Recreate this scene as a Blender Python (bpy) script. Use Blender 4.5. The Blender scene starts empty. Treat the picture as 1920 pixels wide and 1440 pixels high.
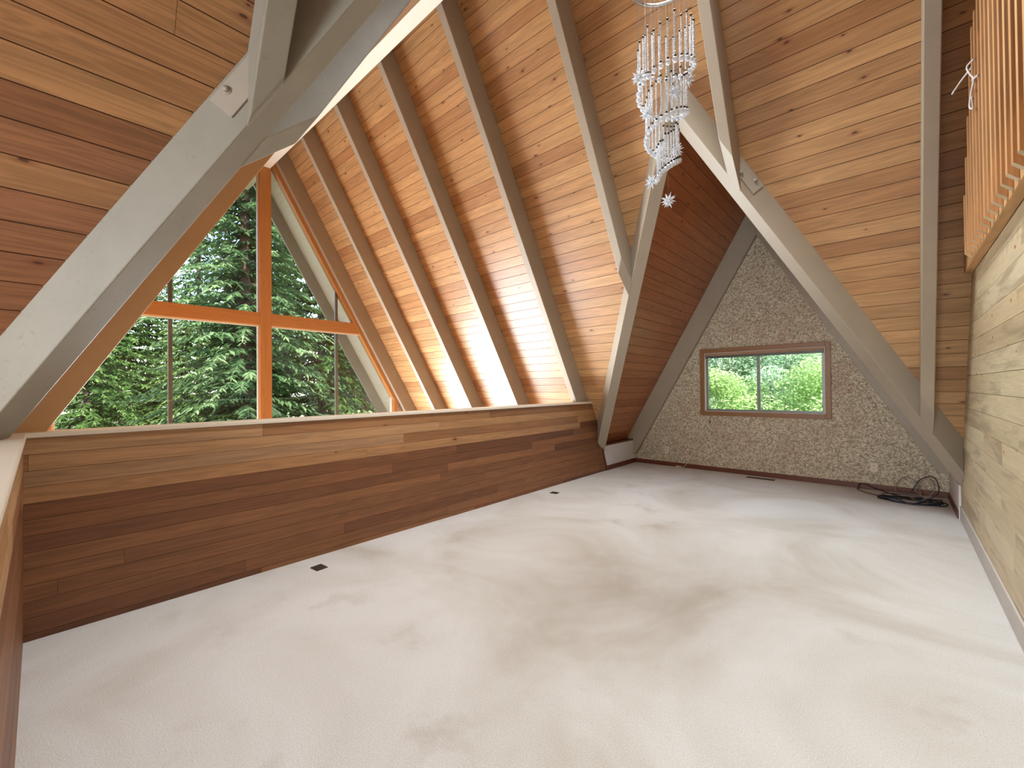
import bpy, bmesh, math, random
from mathutils import Vector, Matrix
C = bpy.context.scene.collection
R_ = random.Random(7)
H = 1.35            # eye height above the loft carpet
K, KD = 1.73, 1.76  # slopes of the window wing and of the cross wing
YP, YQ = 5.59, -0.165          # where the two long slopes reach eye height
YR = (YP + YQ) / 2             # line of the long ridge
ZRIDGE = H + K * (YP - YR)
XC, ZR = -1.515, 4.15          # line and height of the cross ridge
XW = -8.4                      # big window
XPONY, XRIGHT, YFAR = -3.51, 0.47, 7.2
ZPONY = 1.13
GROUND = -3.0

# ------------------------------------------------------------------ helpers
def srgb(r, g, b, a=1.0):
    def f(c):
        c /= 255.0
        return c / 12.92 if c <= 0.04045 else ((c + 0.055) / 1.055) ** 2.4
    return (f(r), f(g), f(b), a)

class MB:
    """collects geometry for ONE mesh object"""
    def __init__(s):
        s.v, s.f, s.uv, s.rnd, s.m, s.sm = [], [], [], [], [], []
    def face(s, pts, uv=None, rnd=0.5, mi=0, sm=False):
        i = len(s.v); s.v += [tuple(p) for p in pts]
        s.f.append(tuple(range(i, i + len(pts))))
        s.uv.append(uv or [(0, 0)] * len(pts)); s.rnd.append(rnd); s.m.append(mi); s.sm.append(sm)
    def mesh(s, vs, fs, mi=0, sm=False, rnd=0.5, uvf=None):
        i = len(s.v); s.v += [tuple(p) for p in vs]
        for f in fs:
            s.f.append(tuple(i + j for j in f)); s.rnd.append(rnd); s.m.append(mi); s.sm.append(sm)
            s.uv.append([uvf(vs[j]) if uvf else (0, 0) for j in f])
    def box(s, lo, hi, mi=0, rnd=0.5, long=None):
        x0, y0, z0 = lo; x1, y1, z1 = hi
        vs = [(x0,y0,z0),(x1,y0,z0),(x1,y1,z0),(x0,y1,z0),(x0,y0,z1),(x1,y0,z1),(x1,y1,z1),(x0,y1,z1)]
        s.hexa(vs, mi, rnd, long)
    def hexa(s, vs, mi=0, rnd=0.5, long=None):
        if long is None:
            d = [max(v[i] for v in vs) - min(v[i] for v in vs) for i in range(3)]
            long = d.index(max(d))
        o = [i for i in range(3) if i != long]
        uvf = lambda p: (p[long], p[o[0]] + p[o[1]])
        s.mesh(vs, [(0,3,2,1),(4,5,6,7),(0,1,5,4),(1,2,6,5),(2,3,7,6),(3,0,4,7)], mi, False, rnd, uvf)
    def tube(s, pts, r, n=8, mi=0, cap=True):
        pts = [Vector(p) for p in pts]; m = len(pts)
        vs, fs = [], []
        t0 = (pts[1] - pts[0]).normalized()
        nrm = t0.orthogonal().normalized()
        for i, p in enumerate(pts):
            t = (pts[min(i+1, m-1)] - pts[max(i-1, 0)])
            t = t.normalized() if t.length > 1e-9 else t0
            nrm = (nrm - t * nrm.dot(t)); nrm = nrm.normalized() if nrm.length > 1e-6 else t.orthogonal().normalized()
            b = t.cross(nrm); rr = r[i] if isinstance(r, (list, tuple)) else r
            for k in range(n):
                a = 2 * math.pi * k / n
                vs.append(p + (nrm * math.cos(a) + b * math.sin(a)) * rr)
        for i in range(m - 1):
            for k in range(n):
                fs.append((i*n+k, i*n+(k+1)%n, (i+1)*n+(k+1)%n, (i+1)*n+k))
        if cap:
            fs.append(tuple(range(n-1, -1, -1))); fs.append(tuple(range((m-1)*n, m*n)))
        s.mesh(vs, fs, mi, True)
    def ball(s, c, r, n=8, m=6, mi=0, sm=True, sq=1.0):
        vs, fs = [], []
        for j in range(1, m):
            th = math.pi * j / m
            for k in range(n):
                a = 2 * math.pi * (k + 0.5*(j % 2)) / n
                vs.append((c[0]+r*math.sin(th)*math.cos(a), c[1]+r*math.sin(th)*math.sin(a), c[2]+r*sq*math.cos(th)))
        top = len(vs); vs.append((c[0], c[1], c[2]+r*sq)); bot = len(vs); vs.append((c[0], c[1], c[2]-r*sq))
        for k in range(n):
            fs.append((top, k, (k+1) % n)); fs.append((bot, (m-2)*n+(k+1) % n, (m-2)*n+k))
            for j in range(m-2):
                fs.append((j*n+k, (j+1)*n+k, (j+1)*n+(k+1) % n, j*n+(k+1) % n))
        s.mesh(vs, fs, mi, sm)
    def build(s, name, mats, parent=None, bevel=0.0):
        me = bpy.data.meshes.new(name); me.from_pydata(s.v, [], s.f)
        uvl = me.uv_layers.new(name='UVMap')
        flat = []
        for u in s.uv:
            for p in u: flat += [p[0], p[1]]
        uvl.data.foreach_set('uv', flat)
        at = me.attributes.new('rnd', 'FLOAT', 'FACE'); at.data.foreach_set('value', s.rnd)
        if not isinstance(mats, (list, tuple)): mats = [mats]
        for mm in mats: me.materials.append(mm)
        me.polygons.foreach_set('material_index', s.m); me.polygons.foreach_set('use_smooth', s.sm)
        me.update()
        o = bpy.data.objects.new(name, me); C.objects.link(o)
        if parent is not None: o.parent = parent
        if bevel:
            b = o.modifiers.new('edge', 'BEVEL'); b.width = bevel; b.segments = 2; b.limit_method = 'ANGLE'
        return o

def recentre(o):
    """put a top-level mesh's origin at its own base"""
    me = o.data
    xs = [v.co for v in me.vertices]
    c = Vector(((min(p.x for p in xs)+max(p.x for p in xs))/2, (min(p.y for p in xs)+max(p.y for p in xs))/2, min(p.z for p in xs)))
    me.transform(Matrix.Translation(-c)); o.location = c
    return o
def tag(o, label, cat, group=None, kind=None):
    o['label'] = label; o['category'] = cat
    if group: o['group'] = group
    if kind: o['kind'] = kind
    return o
def struct(o):
    o['kind'] = 'structure'; return o
def thing(name, label, cat, loc=(0, 0, 0), group=None):
    o = bpy.data.objects.new(name, None); C.objects.link(o); o.location = loc; o.empty_display_size = .05
    if label: tag(o, label, cat, group)
    bpy.context.view_layer.update()
    return o
def put(mb, name, mats, parent, bevel=0.0):
    """mesh given in world coordinates, parented to an Empty that is only translated"""
    l = parent.location
    off = Vector(l)
    if parent.parent: off = off + Vector(parent.parent.location)
    mb.v = [tuple(Vector(p) - off) for p in mb.v]
    return mb.build(name, mats, parent, bevel)

# ------------------------------------------------------------------ materials
def mat_new(name):
    m = bpy.data.materials.new(name); m.use_nodes = True
    nt = m.node_tree; nt.nodes.clear()
    out = nt.nodes.new('ShaderNodeOutputMaterial'); b = nt.nodes.new('ShaderNodeBsdfPrincipled')
    nt.links.new(b.outputs[0], out.inputs[0])
    return m, nt, b
class NG:
    def __init__(s, nt): s.nt = nt
    def n(s, t, **kw):
        nd = s.nt.nodes.new(t)
        for k, v in kw.items(): setattr(nd, k, v)
        return nd
    def lk(s, a, b): s.nt.links.new(a, b)
    def math(s, op, a, b=None, c=None):
        nd = s.n('ShaderNodeMath', operation=op)
        for i, x in enumerate((a, b, c)):
            if x is None: continue
            if isinstance(x, (int, float)): nd.inputs[i].default_value = x
            else: s.lk(x, nd.inputs[i])
        return nd.outputs[0]
    def noise(s, vec, scale, detail=2, rough=.5, dist=0):
        nd = s.n('ShaderNodeTexNoise'); nd.inputs['Scale'].default_value = scale
        nd.inputs['Detail'].default_value = detail; nd.inputs['Roughness'].default_value = rough; nd.inputs['Distortion'].default_value = dist
        if vec is not None: s.lk(vec, nd.inputs['Vector'])
        return nd.outputs['Fac']
    def ramp(s, fac, stops, interp='LINEAR'):
        nd = s.n('ShaderNodeValToRGB'); cr = nd.color_ramp; cr.interpolation = interp
        while len(cr.elements) < len(stops): cr.elements.new(.5)
        for e, (p, c) in zip(cr.elements, stops):
            e.position = p; e.color = c if len(c) == 4 else (*c, 1)
        s.lk(fac, nd.inputs[0]); return nd.outputs[0]
    def mix(s, fac, a, b, mode='MIX'):
        nd = s.n('ShaderNodeMix', data_type='RGBA', blend_type=mode)
        for i, x in ((0, fac), (6, a), (7, b)):
            if isinstance(x, (int, float)): nd.inputs[i].default_value = x
            elif isinstance(x, tuple): nd.inputs[i].default_value = x
            else: s.lk(x, nd.inputs[i])
        return nd.outputs[2]
    def maprange(s, v, a, b, c=0., d=1.):
        nd = s.n('ShaderNodeMapRange'); s.lk(v, nd.inputs[0])
        for i, x in enumerate((a, b, c, d)): nd.inputs[1+i].default_value = x
        return nd.outputs[0]
    def vec(s, x, y, z):
        nd = s.n('ShaderNodeCombineXYZ')
        for i, q in enumerate((x, y, z)):
            if isinstance(q, (int, float)): nd.inputs[i].default_value = q
            else: s.lk(q, nd.inputs[i])
        return nd.outputs[0]

def wood(name, stops, rough=.4, knots=.5, grain=.35, knot_col=(60, 28, 14), stain=0., stain_col=(120, 95, 75), spec=.5, slo=.58, shi=.72, coat=0.):
    m, nt, b = mat_new(name); g = NG(nt)
    uv = g.n('ShaderNodeUVMap').outputs[0]; at = g.n('ShaderNodeAttribute', attribute_name='rnd').outputs['Fac']
    sp = g.n('ShaderNodeSeparateXYZ'); g.lk(uv, sp.inputs[0]); u, v = sp.outputs[0], sp.outputs[1]
    ro = g.math('MULTIPLY', at, 61.7)
    uo = g.math('ADD', u, ro)
    base = g.ramp(at, stops)
    # cathedral figure and fine grain, stretched along the board
    n1 = g.noise(g.vec(g.math('MULTIPLY', uo, .55), g.math('MULTIPLY', v, 9.), ro), 1.6, 3, .5, .4)
    rings = g.math('SINE', g.math('MULTIPLY', n1, 46.))
    n2 = g.noise(g.vec(g.math('MULTIPLY', uo, 3.), g.math('MULTIPLY', v, 170.), ro), 1., 4, .6)
    n3 = g.noise(g.vec(g.math('MULTIPLY', uo, .9), g.math('MULTIPLY', v, 14.), ro), 1., 3, .6)
    gr = g.math('ADD', g.math('MULTIPLY', rings, .16), g.math('ADD', g.math('MULTIPLY', n2, .5), g.math('MULTIPLY', n3, .9)))
    shade = g.maprange(gr, .35, 1.05, 1. - grain, 1. + grain*.35)
    col = g.mix(1., base, g.vec(shade, shade, shade), 'MULTIPLY')
    if stain:
        ns = g.noise(g.vec(g.math('MULTIPLY', uo, .8), g.math('MULTIPLY', v, 7.), ro), 1., 4, .6, .6)
        col = g.mix(g.maprange(ns, slo, shi, 0., stain), col, srgb(*stain_col))
    if knots:
        vo = g.n('ShaderNodeTexVoronoi', voronoi_dimensions='2D'); vo.inputs['Scale'].default_value = 3.2
        wob = g.noise(g.vec(g.math('MULTIPLY', uo, 9), g.math('MULTIPLY', v, 9), ro), 1, 2)
        g.lk(g.vec(g.math('MULTIPLY', uo, .62), g.math('ADD', g.math('MULTIPLY', v, 1.5), g.math('MULTIPLY', wob, .03)), ro), vo.inputs['Vector'])
        sc = g.n('ShaderNodeSeparateColor'); g.lk(vo.outputs['Color'], sc.inputs[0])
        sel = g.math('GREATER_THAN', sc.outputs[0], 1. - knots)
        size = g.maprange(sc.outputs[1], 0, 1, .018, .05)
        d = g.math('DIVIDE', vo.outputs['Distance'], size)
        k1 = g.math('MULTIPLY', g.maprange(d, .55, 1.0, 1., 0.), sel)
        k2 = g.math('MULTIPLY', g.maprange(d, .9, 2.6, .45, 0.), sel)
        col = g.mix(k2, col, srgb(knot_col[0]*1.9, knot_col[1]*1.7, knot_col[2]*1.5))
        col = g.mix(g.math('MULTIPLY', k1, .85), col, srgb(*knot_col))
    g.lk(col, b.inputs['Base Color'])
    b.inputs['Roughness'].default_value = rough; b.inputs['Specular IOR Level'].default_value = spec
    b.inputs['Coat Weight'].default_value = coat; b.inputs['Coat Roughness'].default_value = .28
    bp = g.n('ShaderNodeBump'); bp.inputs['Strength'].default_value = .12; bp.inputs['Distance'].default_value = .004
    g.lk(n2, bp.inputs['Height']); g.lk(bp.outputs[0], b.inputs['Normal'])
    return m

def paint(name, c, rough=.5, var=.08, wear=0., wear_col=(205, 180, 120), scale=3.):
    m, nt, b = mat_new(name); g = NG(nt)
    tc = g.n('ShaderNodeTexCoord').outputs['Object']
    n = g.noise(tc, scale, 4, .6)
    s = g.maprange(n, .3, .7, 1. - var, 1. + var)
    col = g.mix(1., srgb(*c), g.vec(s, s, s), 'MULTIPLY')
    if wear:
        w = g.noise(tc, 46., 3, .6); w2 = g.noise(tc, 5., 2)
        col = g.mix(g.math('MULTIPLY', g.maprange(w, .60, .66, 0, wear), g.maprange(w2, .52, .6)), col, srgb(*wear_col))
    g.lk(col, b.inputs['Base Color']); b.inputs['Roughness'].default_value = rough
    bp = g.n('ShaderNodeBump'); bp.inputs['Strength'].default_value = .08; bp.inputs['Distance'].default_value = .003
    g.lk(g.noise(tc, 60., 3), bp.inputs['Height']); g.lk(bp.outputs[0], b.inputs['Normal'])
    return m

def plain(name, c, rough=.5, metal=0., **kw):
    m, nt, b = mat_new(name); g = NG(nt)
    tc = g.n('ShaderNodeTexCoord').outputs['Object']
    s = g.maprange(g.noise(tc, 9., 2), .3, .7, .94, 1.06)
    g.lk(g.mix(1., srgb(*c), g.vec(s, s, s), 'MULTIPLY'), b.inputs['Base Color'])
    b.inputs['Roughness'].default_value = rough; b.inputs['Metallic'].default_value = metal
    for k, v in kw.items(): b.inputs[k].default_value = v
    return m

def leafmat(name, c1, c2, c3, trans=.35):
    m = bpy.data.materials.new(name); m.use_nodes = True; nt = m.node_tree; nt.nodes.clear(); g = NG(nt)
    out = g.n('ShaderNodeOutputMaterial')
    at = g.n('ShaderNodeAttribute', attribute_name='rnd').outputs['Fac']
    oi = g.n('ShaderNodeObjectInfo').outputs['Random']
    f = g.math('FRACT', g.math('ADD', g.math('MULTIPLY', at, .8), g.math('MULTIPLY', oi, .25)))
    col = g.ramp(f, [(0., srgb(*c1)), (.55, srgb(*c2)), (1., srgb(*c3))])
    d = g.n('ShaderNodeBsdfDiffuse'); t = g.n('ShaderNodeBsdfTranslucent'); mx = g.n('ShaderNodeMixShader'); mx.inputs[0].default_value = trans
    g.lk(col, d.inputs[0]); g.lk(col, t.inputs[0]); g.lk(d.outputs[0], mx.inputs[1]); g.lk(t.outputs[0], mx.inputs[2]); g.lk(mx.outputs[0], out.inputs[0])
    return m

def glassmat(name, tint=(1, 1, 1, 1), refl=.6):
    m = bpy.data.materials.new(name); m.use_nodes = True; nt = m.node_tree; nt.nodes.clear(); g = NG(nt)
    out = g.n('ShaderNodeOutputMaterial'); tr = g.n('ShaderNodeBsdfTransparent'); gl = g.n('ShaderNodeBsdfGlossy')
    tr.inputs[0].default_value = tint; gl.inputs['Roughness'].default_value = 0.02
    fr = g.n('ShaderNodeFresnel'); fr.inputs[0].default_value = 1.5
    mx = g.n('ShaderNodeMixShader'); g.lk(g.math('MULTIPLY', fr.outputs[0], refl), mx.inputs[0])
    g.lk(tr.outputs[0], mx.inputs[1]); g.lk(gl.outputs[0], mx.inputs[2]); g.lk(mx.outputs[0], out.inputs[0])
    return m

M = {}
M['ceil'] = wood('varnished_cedar_boards', [(0, srgb(171, 122, 80)), (.35, srgb(193, 148, 101)), (.7, srgb(201, 155, 106)), (1, srgb(180, 131, 87))], .35, .5, .30, coat=.28)
M['ceil_red'] = wood('varnished_reddish_boards', [(0, srgb(164, 98, 62)), (.4, srgb(186, 123, 80)), (1, srgb(173, 109, 68))], .36, .36, .30)
M['ceil_dark'] = wood('weathered_cedar_boards', [(0, srgb(135, 87, 55)), (.4, srgb(166, 118, 78)), (.75, srgb(180, 135, 90)), (1, srgb(148, 100, 67))], .42, .36, .40, stain=.35, stain_col=(120, 82, 66))
M['groove'] = plain('dark_groove_wood', (88, 50, 26), .8)
M['pony_low'] = wood('dark_red_cedar_boards', [(0, srgb(105, 63, 36)), (.35, srgb(126, 78, 46)), (.7, srgb(138, 90, 54)), (1, srgb(114, 70, 41))], .48, .06, .34)
M['pony_top'] = wood('light_cedar_boards', [(0, srgb(142, 95, 58)), (.4, srgb(171, 124, 81)), (.75, srgb(184, 142, 101)), (1, srgb(146, 105, 76))], .5, .1, .32, stain=.4, stain_col=(120, 88, 68))
M['pine'] = wood('bleached_pine_boards', [(0, srgb(206, 186, 148)), (.5, srgb(222, 206, 172)), (1, srgb(212, 190, 150))], .5, .6, .16, (112, 88, 64), stain=.62, stain_col=(150, 132, 106), slo=.52, shi=.63)
M['beam'] = paint('taupe_beam_paint', (166, 152, 134), .45, .05)
M['tan'] = paint('taupe_paint_bounce_tint', (196, 152, 106), .45, .05)  # same taupe paint, with warm orange bounce light put into its colour
M['beam_worn'] = paint('grey_beam_paint_worn', (152, 147, 134), .5, .08, .28, (120, 108, 92))
M['cream'] = paint('cream_cap_paint', (226, 214, 196), .4, .03)
M['soffit'] = paint('cream_soffit_paint', (238, 226, 206), .5, .03)
M['orange'] = wood('orange_stained_fir', [(0, srgb(196, 136, 76)), (1, srgb(204, 142, 80))], .4, 0., .16)
M['trim_brown'] = wood('brown_stained_trim', [(0, srgb(150, 102, 58)), (1, srgb(158, 110, 64))], .4, 0., .22)
M['base_red'] = wood('mahogany_baseboard', [(0, srgb(104, 52, 30)), (1, srgb(112, 58, 34))], .4, 0., .2)
M['baluster'] = wood('cedar_baluster_wood', [(0, srgb(182, 130, 84)), (.5, srgb(204, 156, 106)), (1, srgb(190, 138, 90))], .5, .3, .25)
M['white'] = paint('white_wall_paint', (226, 222, 220), .6, .02)
M['grey_board'] = paint('pale_grey_skirting', (196, 188, 180), .6, .06)
M['lower_floor'] = wood('lower_oak_floor', [(0, srgb(170, 120, 76)), (1, srgb(184, 132, 86))], .4, 0., .2)
M['bronze'] = plain('dark_aluminium', (132, 120, 110), .4, .2)
M['alu'] = plain('grey_aluminium', (128, 130, 126), .4, .5)
M['steel'] = paint('painted_steel', (170, 160, 146), .45, .04)
M['plastic'] = plain('ivory_plastic', (226, 212, 190), .4)
M['slot'] = plain('dark_slot', (60, 52, 44), .6)
M['black'] = plain('black_rubber', (26, 28, 34), .5)
M['navy'] = plain('dark_blue_cord', (34, 40, 62), .5)
M['greycord'] = plain('grey_cord', (150, 144, 136), .5)
M['vent'] = plain('brown_metal_vent', (74, 62, 50), .5, .4)
M['blind'] = plain('dark_blind_rail', (92, 90, 84), .4, .2)
M['blind_slat'] = plain('salmon_blind_slats', (214, 166, 132), .5)
M['wire'] = plain('white_wire', (220, 214, 210), .4)
M['thread'] = plain('thin_steel_thread', (150, 140, 130), .4, .6)
M['chrome'] = plain('polished_chrome', (220, 220, 222), .12, 1.)
M['bead'] = plain('clear_bead', (246, 247, 250), .12, 0., **{'Transmission Weight': .25, 'IOR': 1.45})
M['crystal'] = plain('crystal_glass', (246, 248, 252), .02, 0., **{'Transmission Weight': .5, 'IOR': 1.5})
M['star'] = plain('clear_acrylic_star', (240, 244, 250), .08, 0., **{'Transmission Weight': .2, 'IOR': 1.45})
M['jet'] = plain('black_bead', (14, 14, 16), .15)
M['glass'] = glassmat('window_glass', (.97, .985, .98, 1), .6)
M['bark'] = paint('conifer_bark', (78, 62, 54), .9, .25, scale=9.)
M['needle'] = leafmat('conifer_needles', (34, 54, 32), (88, 116, 62), (170, 188, 118), .38)
M['needle2'] = leafmat('blue_green_needles', (36, 58, 42), (92, 120, 78), (176, 192, 142), .38)
M['leaf'] = leafmat('bright_leaves', (90, 130, 68), (156, 190, 116), (222, 236, 184), .45)
M['leaf2'] = leafmat('silvery_leaves', (108, 146, 108), (172, 200, 162), (228, 240, 212), .45)
M['earth'] = paint('forest_floor', (96, 92, 62), .95, .3)

def carpet():
    m, nt, b = mat_new('pale_carpet'); g = NG(nt)
    tc = g.n('ShaderNodeTexCoord').outputs['Object']
    big = g.noise(tc, .75, 4, .6, .8); mid = g.noise(tc, 3.2, 3, .6); fine = g.noise(tc, 160., 2, .7)
    col = g.ramp(big, [(.32, srgb(190, 182, 170)), (.48, srgb(208, 204, 197)), (.62, srgb(219, 217, 213))])
    st = g.math('MULTIPLY', g.maprange(mid, .56, .70), g.maprange(g.noise(tc, .6, 2), .5, .62))
    col = g.mix(g.math('MULTIPLY', st, .35), col, srgb(168, 156, 140))
    s = g.maprange(fine, .3, .7, .86, 1.10)
    col = g.mix(1., col, g.vec(s, s, s), 'MULTIPLY')
    g.lk(col, b.inputs['Base Color']); b.inputs['Roughness'].default_value = .95; b.inputs['Specular IOR Level'].default_value = .15
    b.inputs['Sheen Weight'].default_value = .25
    bp = g.n('ShaderNodeBump'); bp.inputs['Strength'].default_value = .5; bp.inputs['Distance'].default_value = .006
    g.lk(g.math('ADD', fine, g.math('MULTIPLY', mid, .6)), bp.inputs['Height']); g.lk(bp.outputs[0], b.inputs['Normal'])
    return m
M['carpet'] = carpet()
def wallpaper():
    m, nt, b = mat_new('speckled_floral_wallpaper'); g = NG(nt)
    tc = g.n('ShaderNodeTexCoord').outputs['Object']
    v1 = g.n('ShaderNodeTexVoronoi'); v1.inputs['Scale'].default_value = 60.
    g.lk(g.n('ShaderNodeTexCoord').outputs['Object'], v1.inputs['Vector'])
    sc = g.n('ShaderNodeSeparateColor'); g.lk(v1.outputs['Color'], sc.inputs[0])
    base = g.ramp(sc.outputs[0], [(0, srgb(138, 124, 98)), (.3, srgb(176, 163, 136)), (.6, srgb(204, 192, 166)), (1, srgb(230, 220, 200))])
    n = g.noise(tc, 110., 3, .7)
    sprig = g.maprange(n, .52, .6)
    col = g.mix(g.math('MULTIPLY', sprig, .6), base, srgb(214, 204, 184))
    n2 = g.noise(tc, 80., 2, .6, 1.5)
    col = g.mix(g.math('MULTIPLY', g.maprange(n2, .60, .66), .7), col, srgb(104, 84, 62))
    big = g.noise(tc, 4.5, 3)
    col = g.mix(g.math('MULTIPLY', g.maprange(big, .5, .66), .25), col, srgb(176, 134, 112))
    g.lk(col, b.inputs['Base Color']); b.inputs['Roughness'].default_value = .7
    return m
M['paper'] = wallpaper()

# ------------------------------------------------------------------ boards on a plane
def clip_poly(poly, a, b, c):
    """keep the side a*x+b*y<=c of a 2-D convex polygon"""
    out = []
    for i in range(len(poly)):
        p, q = poly[i], poly[(i+1) % len(poly)]
        dp, dq = a*p[0]+b*p[1]-c, a*q[0]+b*q[1]-c
        if dp <= 0: out.append(p)
        if (dp < 0 < dq) or (dq < 0 < dp):
            t = dp/(dp-dq); out.append((p[0]+(q[0]-p[0])*t, p[1]+(q[1]-p[1])*t))
    return out
def boards(mb, polys, to3, inward, width, gap=.005, depth=.007, thick=.03, seed=1, blen=(2.4, 4.6), y0=0., mi=0, mi_back=1, rsel=None, lim=None):
    """lay boards over convex polygons given in (along, across) metres; to3 maps to the room, inward points into it"""
    inward = Vector(inward)
    for poly in polys:
        ys = [p[1] for p in poly]; xs = [p[0] for p in poly]
        r0 = math.floor((min(ys)-y0)/width); r1 = math.ceil((max(ys)-y0)/width)
        for r in range(r0, r1):
            rr = random.Random(seed*1000+r)
            x = -24. + rr.uniform(-2, 0)
            ya, yb = y0+r*width+gap/2, y0+(r+1)*width-gap/2
            while x < max(xs):
                L = rr.uniform(*blen); rnd = rr.random()
                if rsel: rnd, mi = rsel(r, rnd, rr)
                a, b = x+.0008, x+L-.0008
                if b > min(xs):
                    q = poly
                    for (A, B, D) in ((1, 0, b), (-1, 0, -a), (0, 1, yb), (0, -1, -ya)):
                        q = clip_poly(q, A, B, D)
                        if len(q) < 3: break
                    if len(q) >= 3:
                        top = [Vector(to3(*p)) for p in q]
                        mb.face(top, [(p[0], p[1]) for p in q], rnd, mi)
                        low = [p - inward*depth for p in top]
                        n = len(q)
                        for i in range(n):
                            j = (i+1) % n
                            mb.face([top[j], top[i], low[i], low[j]], [q[j], q[i], q[i], q[j]], rnd, mi)
                x += L
        back = [Vector(to3(*p)) - inward*depth for p in poly]
        back2 = [Vector(to3(*p)) - inward*thick for p in poly]
        mb.face(back, list(poly), .5, mi_back)
        mb.face(back2[::-1], list(poly)[::-1], .5, mi_back)
        for i in range(len(poly)):
            j = (i+1) % len(poly)
            mb.face([back[i], back2[i], back2[j], back[j]], None, .5, mi_back)

XL = lambda z: XC - (ZR - z)/KD
XR = lambda z: XC + (ZR - z)/KD
YPz = lambda z: YP - (z - H)/K
YQz = lambda z: YQ + (z - H)/K
s60 = math.sqrt(1 + 1/K**2)     # slope length per metre of height
sD = math.sqrt(1 + 1/KD**2)
ZLOW = -2.6
NP = Vector((0, -K, -1)).normalized(); NQ = Vector((0, K, -1)).normalized()
NL = Vector((KD, 0, -1)).normalized(); NR = Vector((-KD, 0, -1)).normalized()
XEND = 4.0
def main_polys(xa, xb, za=ZLOW):
    """the part of a long slope outside the cross wing, in (X, slope length) coordinates"""
    S = s60
    left = [(xa, za*S), (XL(za), za*S), (XC, ZR*S), (XC, ZRIDGE*S), (xa, ZRIDGE*S)]
    right = [(XR(za), za*S), (xb, za*S), (xb, ZRIDGE*S), (XC, ZRIDGE*S), (XC, ZR*S)]
    return left, right
lP, rP = main_polys(XW, XEND)
rp = random.Random(3)
# far slope (P)
mb = MB(); boards(mb, [lP, rP], lambda x, s: (x, YPz(s/s60), s/s60), NP, .1315, seed=11, y0=.03, blen=(40, 41))
struct(mb.build('ceiling', [M['ceil'], M['groove']]))
mb = MB(); boards(mb, [lP, rP], lambda x, s: (x, YQz(s/s60), s/s60), NQ, .1315, seed=12, blen=(40, 41))
struct(mb.build('ceiling', [M['ceil'], M['groove']]))
# cross wing, far part: left slope and right slope
def cross_far(sgn):
    S = sD
    za = .35 if sgn < 0 else .05
    return [(YPz(za), za*S), (YFAR, za*S), (YFAR, ZR*S), (YPz(ZR), ZR*S)]
for sgn, N, sd in ((-1, NL, 21), (1, NR, 22)):
    mb = MB(); f = (lambda y, s: (XL(s/sD), y, s/sD)) if sgn < 0 else (lambda y, s: (XR(s/sD), y, s/sD))
    boards(mb, [cross_far(sgn)], f, N, .1315, seed=sd, blen=(4, 6))
    struct(mb.build('ceiling', [M['ceil_red'], M['groove']]))
# cross wing, near part
YNEAR = -5.0
for sgn, N, sd in ((-1, NL, 33), (1, NR, 32)):
    mb = MB(); f = (lambda y, s: (XL(s/sD), y, s/sD)) if sgn < 0 else (lambda y, s: (XR(s/sD), y, s/sD))
    za = ZLOW if sgn < 0 else .66
    boards(mb, [[(YNEAR, za*sD), (YQz(za), za*sD), (YQz(ZR), ZR*sD), (YNEAR, ZR*sD)]], f, N, .1315, seed=sd, blen=(9, 14))
    struct(mb.build('ceiling', [M['ceil_dark'], M['groove']]))
# overhanging eave outside the big window
XE = -9.62
mb = MB()
poly = [(XE, -2.*s60), (XW-.06, -2.*s60), (XW-.06, ZRIDGE*s60), (XE, ZRIDGE*s60)]
boards(mb, [poly], lambda x, s: (x, YPz(s/s60), s/s60), NP, .1315, seed=14, blen=(9, 10), gap=.004)
boards(mb, [poly], lambda x, s: (x, YQz(s/s60), s/s60), NQ, .1315, seed=14, blen=(9, 10), gap=.004)
o = struct(mb.build('ceiling', [M['soffit'], M['soffit']]))

# ------------------------------------------------------------------ beams
def slab(poly, t0, t1, axis_fn):
    """prism: 2-D polygon swept between two offsets"""
    a = [Vector(axis_fn(p, t0)) for p in poly]; b = [Vector(axis_fn(p, t1)) for p in poly]
    return a, b
def bm_prism(poly, t0, t1, fn):
    bm = bmesh.new(); a, b = slab(poly, t0, t1, fn)
    va = [bm.verts.new(p) for p in a]; vb = [bm.verts.new(p) for p in b]
    n = len(poly); bm.faces.new(va); bm.faces.new(vb[::-1])
    for i in range(n):
        bm.faces.new((va[(i+1) % n], va[i], vb[i], vb[(i+1) % n]))
    bmesh.ops.recalc_face_normals(bm, faces=bm.faces); return bm
def cut(bm, co, no):
    """throw away what lies on the side the normal points to"""
    geom = bm.verts[:] + bm.edges[:] + bm.faces[:]
    r = bmesh.ops.bisect_plane(bm, geom=geom, dist=1e-5, plane_co=co, plane_no=no, clear_outer=True)
    ed = [e for e in r['geom_cut'] if isinstance(e, bmesh.types.BMEdge)]
    if ed: bmesh.ops.holes_fill(bm, edges=ed, sides=0)
    bmesh.ops.recalc_face_normals(bm, faces=bm.faces)
def bm_obj(bm, name, mat, parent=None):
    me = bpy.data.meshes.new(name); bm.to_mesh(me); bm.free(); me.materials.append(mat)
    o = bpy.data.objects.new(name, me); C.objects.link(o)
    if parent is None: recentre(o)
    else:
        me.transform(Matrix.Translation(-Vector(parent.location))); o.parent = parent
    b = o.modifiers.new('edge', 'BEVEL'); b.width = .006; b.segments = 2; b.limit_method = 'ANGLE'
    return o
DEP, WID = .275, .09
VT = .07              # half thickness of the valley beams
VD = .25              # how far below the valley line their underside lies (vertical)
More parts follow.
